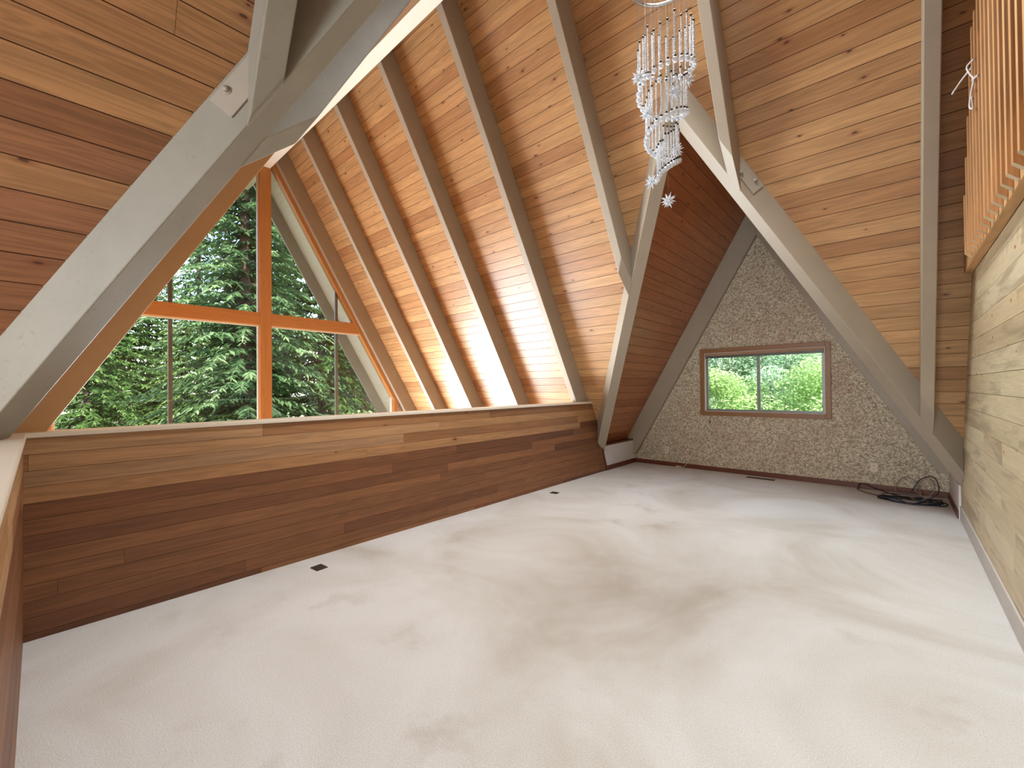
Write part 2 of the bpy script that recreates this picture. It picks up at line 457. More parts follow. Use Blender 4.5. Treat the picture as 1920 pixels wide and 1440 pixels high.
# valley lines: direction, vertical centre plane and underside plane
def valley(sx, sy):
    top = Vector((XC, YPz(ZR) if sy > 0 else YQz(ZR), ZR))
    low = Vector((XL(0) if sx < 0 else XR(0), YPz(0) if sy > 0 else YQz(0), 0.))
    d = (low - top).normalized(); h = Vector((d.x, d.y, 0)).normalized()
    n = Vector((-h.y, h.x, 0))
    under = d.cross(n).normalized()
    if under.z > 0: under = -under
    return top, low, d, h, n, under
def valley_beam(sx, sy, zlow, cuts, label):
    top, low, d, h, n, under = valley(sx, sy)
    # profile in the vertical plane: along h (t) and z
    sl = d.z / math.hypot(d.x, d.y)
    z0, z1 = zlow, ZR + .25
    tz = lambda z: (z - top.z)/sl
    poly = [(tz(z0-.1)-0., z0-.1), (tz(z1), z1), (tz(z1), z1)]
    A = lambda t, dz: (t, top.z + sl*t + dz)
    t0, t1 = -.5, tz(zlow)
    poly = [A(t0, -VD), A(t1, -VD), A(t1, .10), A(t0, .10)]
    bm = bm_prism(poly, -VT, VT, lambda p, w: (top.x + h.x*p[0] + n.x*w, top.y + h.y*p[0] + n.y*w, p[1]))
    cut(bm, Vector((XC, 0, 0)), Vector((-sx, 0, 0)))
    cut(bm, Vector((0, 0, zlow)), Vector((0, 0, -1)))
    for co, no in cuts: cut(bm, Vector(co), Vector(no))
    o = bm_obj(bm, 'valley_beam', M['beam'] if sy > 0 else M['beam_worn'])
    return tag(o, label, 'beam')
valley_beam(-1, 1, .13, [], 'taupe valley beam slanting down to the low white knee wall beside the half wall')
valley_beam(1, 1, .02, [((XRIGHT, 0, 0), (1, 0, 0))], 'taupe valley beam slanting down to the bleached pine wall, right of the small window')
valley_beam(-1, -1, ZPONY+.003, [], 'heavy grey valley beam in the upper left corner, bolted, landing on the half wall cap')
valley_beam(1, -1, 2.3, [], 'grey valley beam overhead on the near right, above the viewer')

def rafter_main(x, far=True, zlow=-2.5, val=None, label='', group=None, x2=None):
    """a rafter of the long slopes at X=x"""
    dv = DEP * math.sqrt(1 + K*K) ; dh = dv / K        # vertical / horizontal offset of the underside
    Y = YPz if far else YQz; sg = 1 if far else -1
    zt = ZRIDGE - .1
    poly = [(Y(zlow), zlow), (YR, ZRIDGE - .0), (YR, ZRIDGE - dv), (Y(zlow) - sg*dh, zlow)]
    xa, xb = x - WID/2, x + WID/2
    bm = bm_prism(poly, xa, xb, lambda p, w: (w, p[0], p[1]))
    if val:
        top, low, d, h, n, under = valley(*val)
        side = n if (Vector((x, Y(5.6), 5.6)) - top).dot(n) > 0 else -n      # side of the beam the rafter is on
        cut(bm, top + side*(VT-.01), -side)
        cut(bm, top + Vector((0, 0, -VD - .004)), under)
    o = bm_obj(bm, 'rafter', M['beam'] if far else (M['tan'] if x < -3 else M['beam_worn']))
    return tag(o, label, 'beam', group)
gP, gQ = 'rafters on the long far ceiling slope', 'rafters on the left ceiling slope'
xs = [-8.33, -7.2, -6.02, -4.82, -3.61]
nm = ['nearest the tall gable window', 'second from the tall gable window', 'third from the tall gable window', 'fourth from the tall gable window', 'fifth from the tall gable window']
for x, t in zip(xs, nm):
    rafter_main(x, True, label='taupe ceiling rafter over the half wall, ' + t, group=gP)
rafter_main(-2.34, True, val=(-1, 1), zlow=.5, label='taupe rafter cut off against the valley beam above the knee wall', group=gP)
rafter_main(-1.09, True, val=(1, 1), zlow=.5, label='taupe rafter behind the crystal chandelier, bolted to the right valley beam', group=gP)
rafter_main(.21, True, val=(1, 1), zlow=-.2, label='taupe rafter beside the wooden railing, standing on the right valley beam', group=gP)
rafter_main(-2.34, False, val=(-1, -1), zlow=.5, label='grey brown rafter cut off against the heavy valley beam, at top left', group=gQ)
rafter_main(-3.61, False, label='bounce-tinted taupe rafter slanting along the left edge of the tall gable window', group=gQ)
for x, t in zip(xs[:4], ('at the glass', 'one bay from the glass', 'two bays from the glass', 'three bays from the glass')):
    rafter_main(x, False, label='taupe rafter on the left ceiling slope behind the bounce-tinted rafter, ' + t, group=gQ)

def rafter_cross(y, sx, zlow, val=None, label='', mat='beam', cuts=(), WID=WID, DEP=DEP):
    dv = DEP * math.sqrt(1 + KD*KD); dh = dv / KD
    X = XL if sx < 0 else XR
    poly = [(X(zlow), zlow), (XC, ZR), (XC, ZR - dv), (X(zlow) - sx*dh, zlow)]
    bm = bm_prism(poly, y - WID/2, y + WID/2, lambda p, w: (p[0], w, p[1]))
    if val:
        top, low, d, h, n, under = valley(*val)
        side = n if (Vector((X(ZR-.05), y, ZR-.05)) - top).dot(n) > 0 else -n
        cut(bm, top + side*(VT-.01), -side)
        cut(bm, top + Vector((0, 0, -VD - .004)), under)
    for co, no in cuts: cut(bm, Vector(co), Vector(no))
    o = bm_obj(bm, 'rafter', M[mat])
    return tag(o, label, 'beam', 'rafters of the cross wing')
rafter_cross(YFAR - WID/2 - .002, -1, .15, label='taupe rafter against the wallpapered wall, left of the small window')
rafter_cross(YFAR - WID/2 - .002, 1, .3, label='taupe rafter against the wallpapered wall, mostly behind the right valley beam', cuts=[((XRIGHT-.01, 0, 0), (1, 0, 0))])
YJ = .70
rafter_cross(YJ, -1, 1.5, val=(-1, -1), mat='beam_worn', WID=.115, DEP=.18, label='grey rafter with a speckled cut end, bolted to the heavy valley beam at top left')

# long ridge beam
mb = MB(); mb.box((XW-1.2, YR-.08, 5.37), (XEND, YR+.08, ZRIDGE-.06))
o = mb.build('ridge_beam', M['cream'], None, .006); recentre(o)
tag(o, 'cream painted ridge beam rising from the top of the tall gable window', 'beam')
# barge rafter outside
dvb = .24 * math.sqrt(1 + K*K)
for far, t in ((True, 'right'), (False, 'left')):
    Y = YPz if far else YQz; sg = 1 if far else -1
    poly = [(Y(-1.8), -1.8), (YR, ZRIDGE), (YR, ZRIDGE - dvb*1.0), (Y(-1.8) - sg*dvb/K, -1.8)]
    bm = bm_prism(poly, XE-.05, XE, lambda p, w: (w, p[0], p[1]))
    o = bm_obj(bm, 'barge_board', M['beam']); tag(o, 'beige barge board outside the tall gable window, on its %s slope' % t, 'beam')

# steel brackets with bolts
def bracket(origin, ux, uy, nrm, w, h, label, flange=None):
    o = thing('steel_bracket', label, 'bracket', origin, 'steel brackets bolted to the valley beams')
    ux, uy, nrm = Vector(ux).normalized(), Vector(uy).normalized(), Vector(nrm).normalized()
    P = Vector(origin)
    mb = MB(); t = .008
    c = [P + ux*a + uy*b + nrm*e for e in (0, t) for a, b in ((-w/2, -h/2), (w/2, -h/2), (w/2, h/2), (-w/2, h/2))]
    mb.hexa(c); put(mb, 'plate', M['steel'], o, .002)
    for a, b in ((-.25, -.28), (.22, .24)):
        q = P + ux*a*w + uy*b*h + nrm*t
        mb = MB(); mb.tube([q, q + nrm*.004], .021, 12); mb.tube([q + nrm*.004, q + nrm*.018], .0135, 6)
        put(mb, 'bolt', M['steel'], o)
    if flange:
        fx = Vector(flange).normalized(); q = P + ux*(-w/2 if True else w/2)
        mb = MB(); c = [q + fx*a + uy*b + ux*e for e in (0, .008) for a, b in ((0, -h/2), (.075, -h/2), (.075, h/2), (0, h/2))]
        mb.hexa(c); put(mb, 'flange', M['steel'], o, .002)
        for b in (-.26, .26):
            q2 = q + fx*.045 + uy*b*h
            mb = MB(); mb.tube([q2, q2 + ux*.02], .0135, 6); put(mb, 'bolt', M['steel'], o)
    return o
def bracket_on_valley(sx, sy, hpos, cam_side, label, off):
    top, low, d, h, n, under = valley(sx, sy)
    side = n if n.dot(cam_side) > 0 else -n
    P = top + h*hpos + Vector((0, 0, d.z/math.hypot(d.x, d.y)*hpos)) + side*(VT + .001) + Vector((0, 0, off))
    uy = side.cross(d).normalized()
    if uy.z < 0: uy = -uy
    return bracket(P, d, uy, side, .30, .125, label)

# ------------------------------------------------------------------ walls and floor
mb = MB()
mb.face([(XPONY-.1, -.06, 0), (-1.0, -.06, 0), (XRIGHT+.1, -.06, 0), (XRIGHT+.1, 7.5, 0), (XPONY-.1, 7.5, 0)])
mb.face([(-1.0, -3.2, 0), (XRIGHT+.1, -3.2, 0), (XRIGHT+.1, -.06, 0), (-1.0, -.06, 0)])
mb.box((XPONY-.1, -.06, -.3), (XRIGHT+.1, 7.5, -.006)); mb.box((-1.0, -3.2, -.3), (XRIGHT+.1, -.06, -.006))
struct(mb.build('floor', M['carpet']))
mb = MB(); mb.box((XW-.2, -4.9, ZLOW-.2), (XEND, 9., ZLOW)); o = struct(mb.build('floor', M['lower_floor']))
# half wall (left) : boards on the room face, tapering along the roof slope at its far end
pw = .0887
def pony_sel(r, rnd, rr):
    if r >= 10: return (rnd, 0)
    if r == 9: return (rnd*.5, 0 if rnd > .55 else 2)
    return (rnd, 2)
ya = -.30
pol = [(ya, -.0), (6.19, -.0), (5.79, ZPONY-.03), (ya, ZPONY-.03)]
mb = MB(); boards(mb, [pol], lambda y, z: (XPONY, y, z), (1, 0, 0), pw, gap=.0022, depth=.003, thick=.12, seed=41, blen=(1.6, 3.6), y0=ZPONY-.03-13*pw, rsel=pony_sel)
struct(mb.build('wall_left', [M['pony_top'], M['groove'], M['pony_low']]))
mb = MB(); mb.hexa([(XPONY-.15, ya, ZPONY-.028), (XPONY+.022, ya, ZPONY-.028), (XPONY+.022, 5.88, ZPONY-.028), (XPONY-.15, 5.88, ZPONY-.028),
                    (XPONY-.15, ya, ZPONY), (XPONY+.022, ya, ZPONY), (XPONY+.022, 5.86, ZPONY), (XPONY-.15, 5.86, ZPONY)])
struct(mb.build('trim_1', M['cream'], None, .005))
# return of the half wall towards the camera
mb = MB(); boards(mb, [[(XPONY-.1, 0), (-1.02, 0), (-1.02, ZPONY-.03), (XPONY-.1, ZPONY-.03)]], lambda x, z: (x, -.06, z), (0, 1, 0), pw, gap=.0022, depth=.003, thick=.12, seed=43, blen=(1.6, 3.6), y0=ZPONY-.03-13*pw, rsel=pony_sel)
struct(mb.build('wall_near', [M['pony_top'], M['groove'], M['pony_low']]))
mb = MB(); mb.box((XPONY+.024, -.20, ZPONY-.028), (-1.0, -.048, ZPONY))
struct(mb.build('trim_2', M['cream'], None, .005))
# low white knee wall under the far left slope
mb = MB()
prof = [(6.185, .03), (YFAR, .03), (YFAR, .40), (6.045, .40)]
mb.mesh([(XPONY, y, z) for y, z in prof] + [(XPONY-.05, y, z) for y, z in prof], [(0,1,2,3),(7,6,5,4),(0,4,5,1),(1,5,6,2),(2,6,7,3),(3,7,4,0)])
struct(mb.build('wall_knee_left', M['white']))
mb = MB(); mb.box((XPONY-.16, 5.98, .40), (XPONY+.006, YFAR, .425)); struct(mb.build('trim_3', M['base_red']))
mb = MB(); mb.box((XPONY-.02, 6.19, 0), (XPONY+.014, YFAR-.014, .075)); struct(mb.build('baseboard_left', M['base_red'], None, .003))
mb = MB(); mb.hexa([(XPONY-.01, 6.165, 0), (XPONY+.012, 6.165, 0), (XPONY+.012, 6.195, 0), (XPONY-.01, 6.195, 0), (XPONY-.01, 6.00, .42), (XPONY+.012, 6.00, .42), (XPONY+.012, 6.03, .42), (XPONY-.01, 6.03, .42)])
struct(mb.build('trim_4', M['base_red']))
# small knee wall at the right corner
mb = MB(); mb.box((.45, 6.15, 0.), (XRIGHT-.002, YFAR, .34)); struct(mb.build('wall_knee_right', M['white']))
mb = MB(); mb.box((.438, 6.16, 0), (.449, YFAR-.016, .075)); struct(mb.build('baseboard_knee_right', M['base_red']))

# far wall with the small window's opening
WX0, WX1, WZ0, WZ1 = -2.30, -.715, .945, 1.885      # opening
mb = MB()
def wallpiece(pts):
    mb.face([(x, YFAR, z) for x, z in pts])
    mb.face([(x, YFAR+.12, z) for x, z in pts[::-1]])
zt = lambda x: ZR - KD*abs(x - XC) + .02
XA, XB = -3.9, .9
wallpiece([(-3.75, 0), (WX0, 0), (WX0, zt(WX0)), (-3.75, .2)])
wallpiece([(WX1, 0), (.72, 0), (.72, zt(.72)), (WX1, zt(WX1))])
wallpiece([(WX0, 0), (WX1, 0), (WX1, WZ0), (WX0, WZ0)])
wallpiece([(WX0, WZ1), (WX1, WZ1), (WX1, zt(WX1)), (XC, ZR), (WX0, zt(WX0))])
for a, b in (((WX0, WZ0), (WX1, WZ0)), ((WX1, WZ0), (WX1, WZ1)), ((WX1, WZ1), (WX0, WZ1)), ((WX0, WZ1), (WX0, WZ0))):
    mb.face([(a[0], YFAR, a[1]), (b[0], YFAR, b[1]), (b[0], YFAR+.12, b[1]), (a[0], YFAR+.12, a[1])])
struct(mb.build('wall_far', M['paper']))
mb = MB(); mb.box((XPONY+.016, YFAR-.014, 0), (.437, YFAR-.001, .07)); struct(mb.build('baseboard_far', M['base_red'], None, .003))

# right wall of bleached pine with the rim of the upper loft above it
ZW = 2.235
mb = MB()
pol = [(-3.2, .0), (YPz(0)+.05, .0), (YPz(ZW), ZW), (-3.2, ZW)]
boards(mb, [pol], lambda y, z: (XRIGHT, y, z), (-1, 0, 0), .142, gap=.003, depth=.004, thick=.1, seed=51, blen=(.7, 2.4))
struct(mb.build('wall_right', [M['pine'], M['groove']]))
mb = MB(); mb.box((XRIGHT-.014, -3.2, 0), (XRIGHT-.001, 6.14, .135)); struct(mb.build('baseboard_right', M['grey_board'], None, .003))
# upper loft floor and its closing wall, both out of sight from the room
mb = MB(); mb.box((XRIGHT+.001, -3.2, ZW+.003), (XEND, YPz(2.5), ZW+.2)); o = struct(mb.build('floor', M['lower_floor']))
mb = MB(); mb.mesh([(XEND, YQz(-2.6), -2.6), (XEND, YPz(-2.6), -2.6), (XEND, YR, ZRIDGE), (XEND+.1, YQz(-2.6), -2.6), (XEND+.1, YPz(-2.6), -2.6), (XEND+.1, YR, ZRIDGE)],
                   [(2,1,0),(3,4,5),(0,1,4,3),(1,2,5,4),(2,0,3,5)])
struct(mb.build('wall_loft', M['ceil_dark']))

# gable wall of the near end of the cross wing, behind the viewer, around an opening made for the fill lamp
mb = MB()
ztn = lambda x: ZR - KD*abs(x - XC)
for a, b, z0, z1 in ((XL(ZLOW), -1.75, ZLOW, None), (.65, XR(0.), ZLOW, None)):
    top = [(b, ztn(b)), (a, max(ztn(a), z0))] if a < XC else [(b, ztn(b)), (a, ztn(a))]
    pts = [(a, z0), (b, z0)] + top
    mb.mesh([(x, YNEAR, z) for x, z in pts] + [(x, YNEAR-.1, z) for x, z in pts], [(0,1,2,3),(7,6,5,4)] + [(i, 4+i, 4+(i+1) % 4, (i+1) % 4) for i in range(4)])
pts = [(XL(3.2), 3.2), (XR(3.2), 3.2), (XC, ZR)]
mb.mesh([(x, YNEAR, z) for x, z in pts] + [(x, YNEAR-.1, z) for x, z in pts], [(0,1,2),(5,4,3),(0,3,4,1),(1,4,5,2),(2,5,3,0)])
struct(mb.build('wall_near_gable', M['ceil_dark']))

# railing of square balusters in front of the rim board
rl = thing('railing', 'cedar railing of upright square balusters above the bleached pine wall', 'railing', (XRIGHT-.03, 3.4, 2.235))
mb = MB(); mb.box((.418, 1.6, 2.238), (XRIGHT-.001, 4.98, 2.50), long=1); put(mb, 'rim_board', M['baluster'], rl, .003)
yb = 4.46; i = 0
rb = random.Random(5)
while yb > 1.95:
    top = min(3.62, H + K*(YP - .33 - yb) - .03 + .0)
    x0, x1 = .380, .417
    zl = 2.287
    vs = [(x0, yb-.019, zl), (x1, yb-.019, zl-.037), (x1, yb+.019, zl-.037), (x0, yb+.019, zl),
          (x0, yb-.019, top), (x1, yb-.019, top), (x1, yb+.019, top), (x0, yb+.019, top)]
    mb = MB(); mb.hexa(vs, rnd=rb.random(), long=2); mb.m[0] = 1
    put(mb, 'baluster', [M['baluster'], M['pine']], rl, .0015)
    yb -= .1295
mb = MB(); mb.box((.418, 1.6, 3.30), (.455, 3.70, 3.39), long=1); put(mb, 'hand_rail', M['baluster'], rl, .003)

# ------------------------------------------------------------------ the tall gable window
w1 = thing('window_1', None, None, (XW, YR, ZLOW)); struct(w1)
YA, YB = .10, YR*2 - .10            # outer sides of the frame
ZT0, ZT1 = 2.515, 2.735             # transom
ZM = 5.36
dvr = DEP * math.sqrt(1 + K*K)
ZAP = ZRIDGE - dvr                  # where the rafter undersides meet
def leg(y): return ZAP - K*abs(y - YR)
mb = MB(); mb.box((XW-.10, YR-.095, ZLOW), (XW+.03, YR+.095, ZM+.2)); put(mb, 'mullion', M['orange'], w1, .004)
mb = MB(); mb.box((XW-.10, YR-.115, ZLOW), (XW-.03, YR+.115, ZM)); put(mb, 'mullion_stop', M['cream'], w1, .003)
for a, b in ((YR - (ZAP-ZT0)/K - .05, YR-.096), (YR+.096, YR + (ZAP-ZT0)/K + .05)):
    mb = MB(); mb.box((XW-.08, a, ZT0), (XW+.03, b, ZT1)); put(mb, 'transom', M['orange'], w1, .004)
    mb = MB(); mb.box((XW-.09, a, ZT0-.022), (XW-.01, b, ZT0-.001)); put(mb, 'transom_stop', M['cream'], w1, .002)
ZJ = 1.28
for sg in (-1, 1):
    y0 = YR + sg*2.61; y1 = YR + sg*2.70
    a, b = min(y0, y1), max(y0, y1)
    mb = MB(); mb.box((XW-.08, a, ZLOW), (XW+.03, b, ZJ)); put(mb, 'jamb', M['orange'], w1, .004)
    mb = MB(); c = YR + sg*2.58; mb.box((XW-.10, min(c, y0)-.0, ZLOW), (XW-.02, max(c, y0), ZJ+.03)); put(mb, 'jamb_stop', M['cream'], w1, .003)
    # sloping trim under the rafter
    mb = MB()
    L0, L1 = leg(YR+sg*2.70), ZAP - .02
    tv = .075 * math.sqrt(1 + K*K)
    yy = [(YR + sg*2.72, leg(YR+sg*2.72)+.02), (YR, ZAP+.02), (YR, ZAP - tv), (YR + sg*2.72, leg(YR+sg*2.72) - tv)]
    vs = [(XW-.10, y, z) for y, z in yy] + [(XW+.035, y, z) for y, z in yy]
    mb.hexa(vs); put(mb, 'sloping_trim', M['orange'], w1, .003)
    # beige panel between jamb and slope
    mb = MB()
    yy = [(YR+sg*2.70, ZLOW), (YR+sg*4.9, ZLOW), (YR+sg*2.70, ZJ+.05)]
    mb.mesh([(XW-.03, y, z) for y, z in yy] + [(XW-.06, y, z) for y, z in yy], [(0,1,2),(5,4,3),(0,3,4,1),(1,4,5,2),(2,5,3,0)])
    put(mb, 'side_panel', M['cream'], w1)
    # outer bronze divider
    yd = YR + sg*1.34
    mb = MB(); mb.box((XW-.105, yd-.028, ZLOW), (XW-.062, yd+.028, leg(yd)-.1)); put(mb, 'divider', M['bronze'], w1, .003)
    # panes: two above and two below the transom
    yo = YR + sg*2.60; yi = YR + sg*.09
    def pane(pts):
        mb = MB(); n = len(pts)
        vs = [(XW-.052, y, z) for y, z in pts] + [(XW-.058, y, z) for y, z in pts]
        mb.mesh(vs, [tuple(range(n)), tuple(range(2*n-1, n-1, -1))] + [(i, n+i, n+(i+1) % n, (i+1) % n) for i in range(n)])
        put(mb, 'pane', M['glass'], w1)
    yt = YR + sg*((ZAP-ZT1)/K - .02)
    pane([(yi, ZT1-.02), (yt, ZT1-.02), (yi, leg(yi)-.03)])
    pane([(yi, ZLOW), (yo, ZLOW), (yo, leg(yo)-.05), (YR + sg*((ZAP-ZT0)/K - .04), ZT0+.01), (yi, ZT0+.01)])

# ------------------------------------------------------------------ the small sliding window
w2 = thing('window_2', None, None, ((WX0+WX1)/2, YFAR, WZ0)); struct(w2)
tw = .062
for nm_, lo, hi in (('casing', (WX0-tw, YFAR-.022, WZ0-tw), (WX0+.004, YFAR-.001, WZ1+tw)), ('casing', (WX1-.004, YFAR-.022, WZ0-tw), (WX1+tw, YFAR-.001, WZ1+tw)),
                    ('casing', (WX0+.004, YFAR-.022, WZ1-.004), (WX1-.004, YFAR-.001, WZ1+tw)), ('casing', (WX0+.004, YFAR-.022, WZ0-tw), (WX1-.004, YFAR-.001, WZ0+.004))):
    mb = MB(); mb.box(lo, hi); put(mb, nm_, M['trim_brown'], w2, .004)
for lo, hi in (((WX0, YFAR, WZ0), (WX0+.012, YFAR+.1, WZ1)), ((WX1-.012, YFAR, WZ0), (WX1, YFAR+.1, WZ1)), ((WX0+.012, YFAR, WZ0), (WX1-.012, YFAR+.1, WZ0+.012)), ((WX0+.012, YFAR, WZ1-.012), (WX1-.012, YFAR+.1, WZ1))):
    mb = MB(); mb.box(lo, hi); put(mb, 'reveal', M['cream'], w2)
xm = (WX0+WX1)/2 - .03
for (a, b, y, t) in ((WX0+.012, xm+.02, YFAR+.075, .028), (xm-.02, WX1-.012, YFAR+.055, .032)):
    mb = MB()
    mb.box((a, y-.012, WZ0+.012), (a+t, y+.012, WZ1-.012)); mb.box((b-t, y-.012, WZ0+.012), (b, y+.012, WZ1-.012))
    mb.box((a+t, y-.012, WZ0+.012), (b-t, y+.012, WZ0+.012+t)); mb.box((a+t, y-.012, WZ1-.012-t), (b-t, y+.012, WZ1-.012))
    s = put(mb, 'sash', M['alu'], w2, .002)
    mb = MB(); mb.box((a+t-.004, y-.003, WZ0+.012+t-.004), (b-t+.004, y+.003, WZ1-.012-t+.004)); 
    mb.v = [tuple(Vector(p) - Vector(w2.location)) for p in mb.v]; mb.build('pane', M['glass'], s)
# raised blind
bl = thing('window_blind', 'raised blind with a dark head rail and hanging cord in the small window', 'blind', (xm, YFAR+.02, WZ1-.07))
mb = MB(); mb.box((WX0+.02, YFAR+.004, WZ1-.088), (WX1-.02, YFAR+.036, WZ1-.05)); put(mb, 'bottom_rail', M['blind'], bl, .003)
mb = MB()
for i in range(6): mb.box((WX0+.022, YFAR+.004, WZ1-.048+i*.0056), (WX1-.022, YFAR+.034, WZ1-.0445+i*.0056))
put(mb, 'slat_stack', M['blind_slat'], bl)
mb = MB(); xc_ = WX0+.085
mb.tube([(xc_, YFAR+.0, WZ1-.03), (xc_, YFAR-.027, WZ1-.05), (xc_-.002, YFAR-.029, 1.2), (xc_, YFAR-.029, .80)], .0022, 6); put(mb, 'cord', M['greycord'], bl)
mb = MB(); mb.tube([(xc_, YFAR-.029, .80), (xc_, YFAR-.029, .79), (xc_, YFAR-.029, .765)], [.003, .007, .008], 8); put(mb, 'tassel', M['black'], bl)

# ------------------------------------------------------------------ outlets, vents, cords
def outlet(x, z, w, h, label, jack=False):
    o = thing('wall_outlet' if not jack else 'phone_jack', label, 'outlet', (x, YFAR-.001, z))
    mb = MB(); mb.box((x-w/2, YFAR-.008, z-h/2), (x+w/2, YFAR-.001, z+h/2)); put(mb, 'cover_plate', M['plastic'], o, .003)
    if not jack:
        for dz in (-.2, .2):
            mb = MB(); mb.box((x-w*.22, YFAR-.011, z+dz*h-.015), (x+w*.22, YFAR-.0085, z+dz*h+.015)); s = put(mb, 'socket', M['plastic'], o, .002)
            mb = MB()
            for dx in (-.007, .007): mb.box((x+dx-.0015, YFAR-.0125, z+dz*h-.006), (x+dx+.0015, YFAR-.0112, z+dz*h+.008))
            mb.v = [tuple(Vector(p) - Vector(o.location)) for p in mb.v]; mb.build('slot', M['slot'], s)
    else:
        mb = MB(); mb.box((x-.009, YFAR-.012, z-.008), (x+.009, YFAR-.0085, z+.008)); put(mb, 'socket', M['slot'], o, .001)
    return o
outlet(-2.93, .270, .074, .116, 'ivory wall outlet on the wallpaper, nearest the left rafter')
pj = outlet(-2.575, .176, .062, .062, 'small square ivory phone jack on the wallpaper, its cord hanging to the carpet', True)
outlet(-.225, .285, .074, .116, 'ivory wall outlet on the wallpaper below the right end of the small window')
mb = MB(); mb.tube([(-2.57, YFAR-.012, .145), (-2.575, YFAR-.022, .10), (-2.60, YFAR-.03, .05), (-2.64, YFAR-.04, .02), (-2.68, YFAR-.045, .012)], .0035, 6); pw_ = put(mb, 'phone_cord', M['plastic'], pj)
mb = MB(); mb.box((-2.76, YFAR-.058, .002), (-2.68, YFAR-.032, .024)); mb.v = [tuple(Vector(p) - Vector(pj.location)) for p in mb.v]; mb.build('plug', M['plastic'], pw_, .003)

def floor_vent(x, y, w, d, rot, label, nslot, mat='vent'):
    o = thing('floor_vent', label, 'vent', (x, y, .0))
    o.rotation_euler.z = rot
    mb = MB(); mb.box((-w/2, -d/2, .0005), (w/2, d/2, .006)); mb.build('frame', M[mat], o, .0015)
    mb = MB()
    for i in range(nslot):
        a = -w/2 + w*(i+.7)/(nslot+.4)
        mb.box((a-w*.25/nslot, -d*.36, .0062), (a+w*.25/nslot, d*.36, .0075))
    mb.build('slots', M['slot'], o)
    return o
floor_vent(-1.48, 7.01, .36, .085, 0., 'long dark register in the carpet below the small window', 12)
floor_vent(-3.27, 1.42, .10, .085, .1, 'small dark floor outlet in the carpet beside the half wall, nearer the viewer', 3, 'slot')
floor_vent(-3.27, 4.42, .10, .085, .1, 'small floor outlet in the carpet beside the half wall, nearer the wallpapered wall', 3, 'vent')

def smooth(pts, n=8):
    P = [Vector(p) for p in pts]; out = []
    for i in range(len(P)-1):
        p0, p1, p2, p3 = P[max(i-1, 0)], P[i], P[i+1], P[min(i+2, len(P)-1)]
        for k in range(n):
            t = k/n
            out.append(.5*((2*p1) + (p2-p0)*t + (2*p0-5*p1+4*p2-p3)*t*t + (3*p1-p0-3*p2+p3)*t**3))
    out.append(P[-1]); return out
rc = random.Random(9)
# black cable coil at the right corner
def coil(cx, cy, rx, ry, turns, seed, ztop=.05, rot=0.):
    r = random.Random(seed); pts = []
    n = int(turns*12)
    for i in range(n):
        a = 2*math.pi*i/12 + rot; j = r.uniform(.82, 1.12)
        x = math.cos(a)*rx*j; y = math.sin(a)*ry*j
        pts.append((cx + x + r.uniform(-.02, .02), cy + y + r.uniform(-.02, .02), .008 + ztop*(.5+.5*math.sin(a*1.31+seed))*i/n))
    return pts
pts = [(-.385, 7.17, .02), (-.36, 7.12, .07), (-.30, 7.10, .075), (-.25, 7.12, .04), (-.12, 7.08, .01), (0, 6.95, .008)] + coil(.12, 6.72, .26, .15, 3.2, 4)
mb = MB(); mb.tube(smooth(pts, 6), .0062, 6); o = recentre(mb.build('cable', M['black']))
tag(o, 'black cable coiled on the carpet in the right corner, its end by the baseboard', 'cable')
pts = [(-.36, 7.14, .012), (-.39, 7.06, .01), (-.30, 6.90, .008), (-.15, 6.80, .008)] + coil(.10, 6.66, .24, .13, 2.6, 8, .07, 2.) + [(.33, 6.8, .10), (.345, 6.95, .2), (.30, 7.05, .26), (.2, 7.1, .2), (.12, 7.06, .05)]
mb = MB(); mb.tube(smooth(pts, 6), .005, 6); o = recentre(mb.build('cable', M['navy']))
tag(o, 'dark blue cable in the corner heap, with one loop standing against the right valley beam', 'cable')
pts = [(.0, 6.85, .01), (-.02, 7.02, .10), (.06, 7.08, .22), (.16, 7.05, .17), (.2, 6.95, .02), (.1, 6.75, .05), (.2, 6.7, .03), (.31, 6.85, .14), (.27, 6.98, .25), (.15, 6.95, .12), (.22, 6.8, .03), (.05, 6.6, .03), (.0, 6.72, .02)]
mb = MB(); mb.tube(smooth(pts, 8), .0048, 6); o = recentre(mb.build('cable', M['greycord']))
tag(o, 'thin grey coaxial cable standing in loose loops over the cable heap', 'cable')
# twisted white wire tied to the railing
wz = thing('loose_wire', 'scrap of white wire twisted round the top of the railing', 'wire', (.36, 3.9, 3.1))
mb = MB(); mb.tube(smooth([(.376, 3.79, 3.32), (.35, 3.82, 3.30), (.36, 3.80, 3.24), (.372, 3.76, 3.18), (.365, 3.80, 3.13), (.36, 3.84, 3.06), (.37, 3.80, 3.03), (.36, 3.74, 3.07)], 5), .005, 6); put(mb, 'strand', M['wire'], wz)
mb = MB(); mb.tube(smooth([(.37, 3.80, 3.28), (.33, 3.86, 3.25), (.29, 3.9, 3.20)], 5), .005, 6); put(mb, 'loose_end', M['wire'], wz)
mb = MB(); mb.tube(smooth([(.36, 3.72, 3.16), (.378, 3.66, 3.15)], 4), .005, 6); put(mb, 'loose_end', M['wire'], wz)

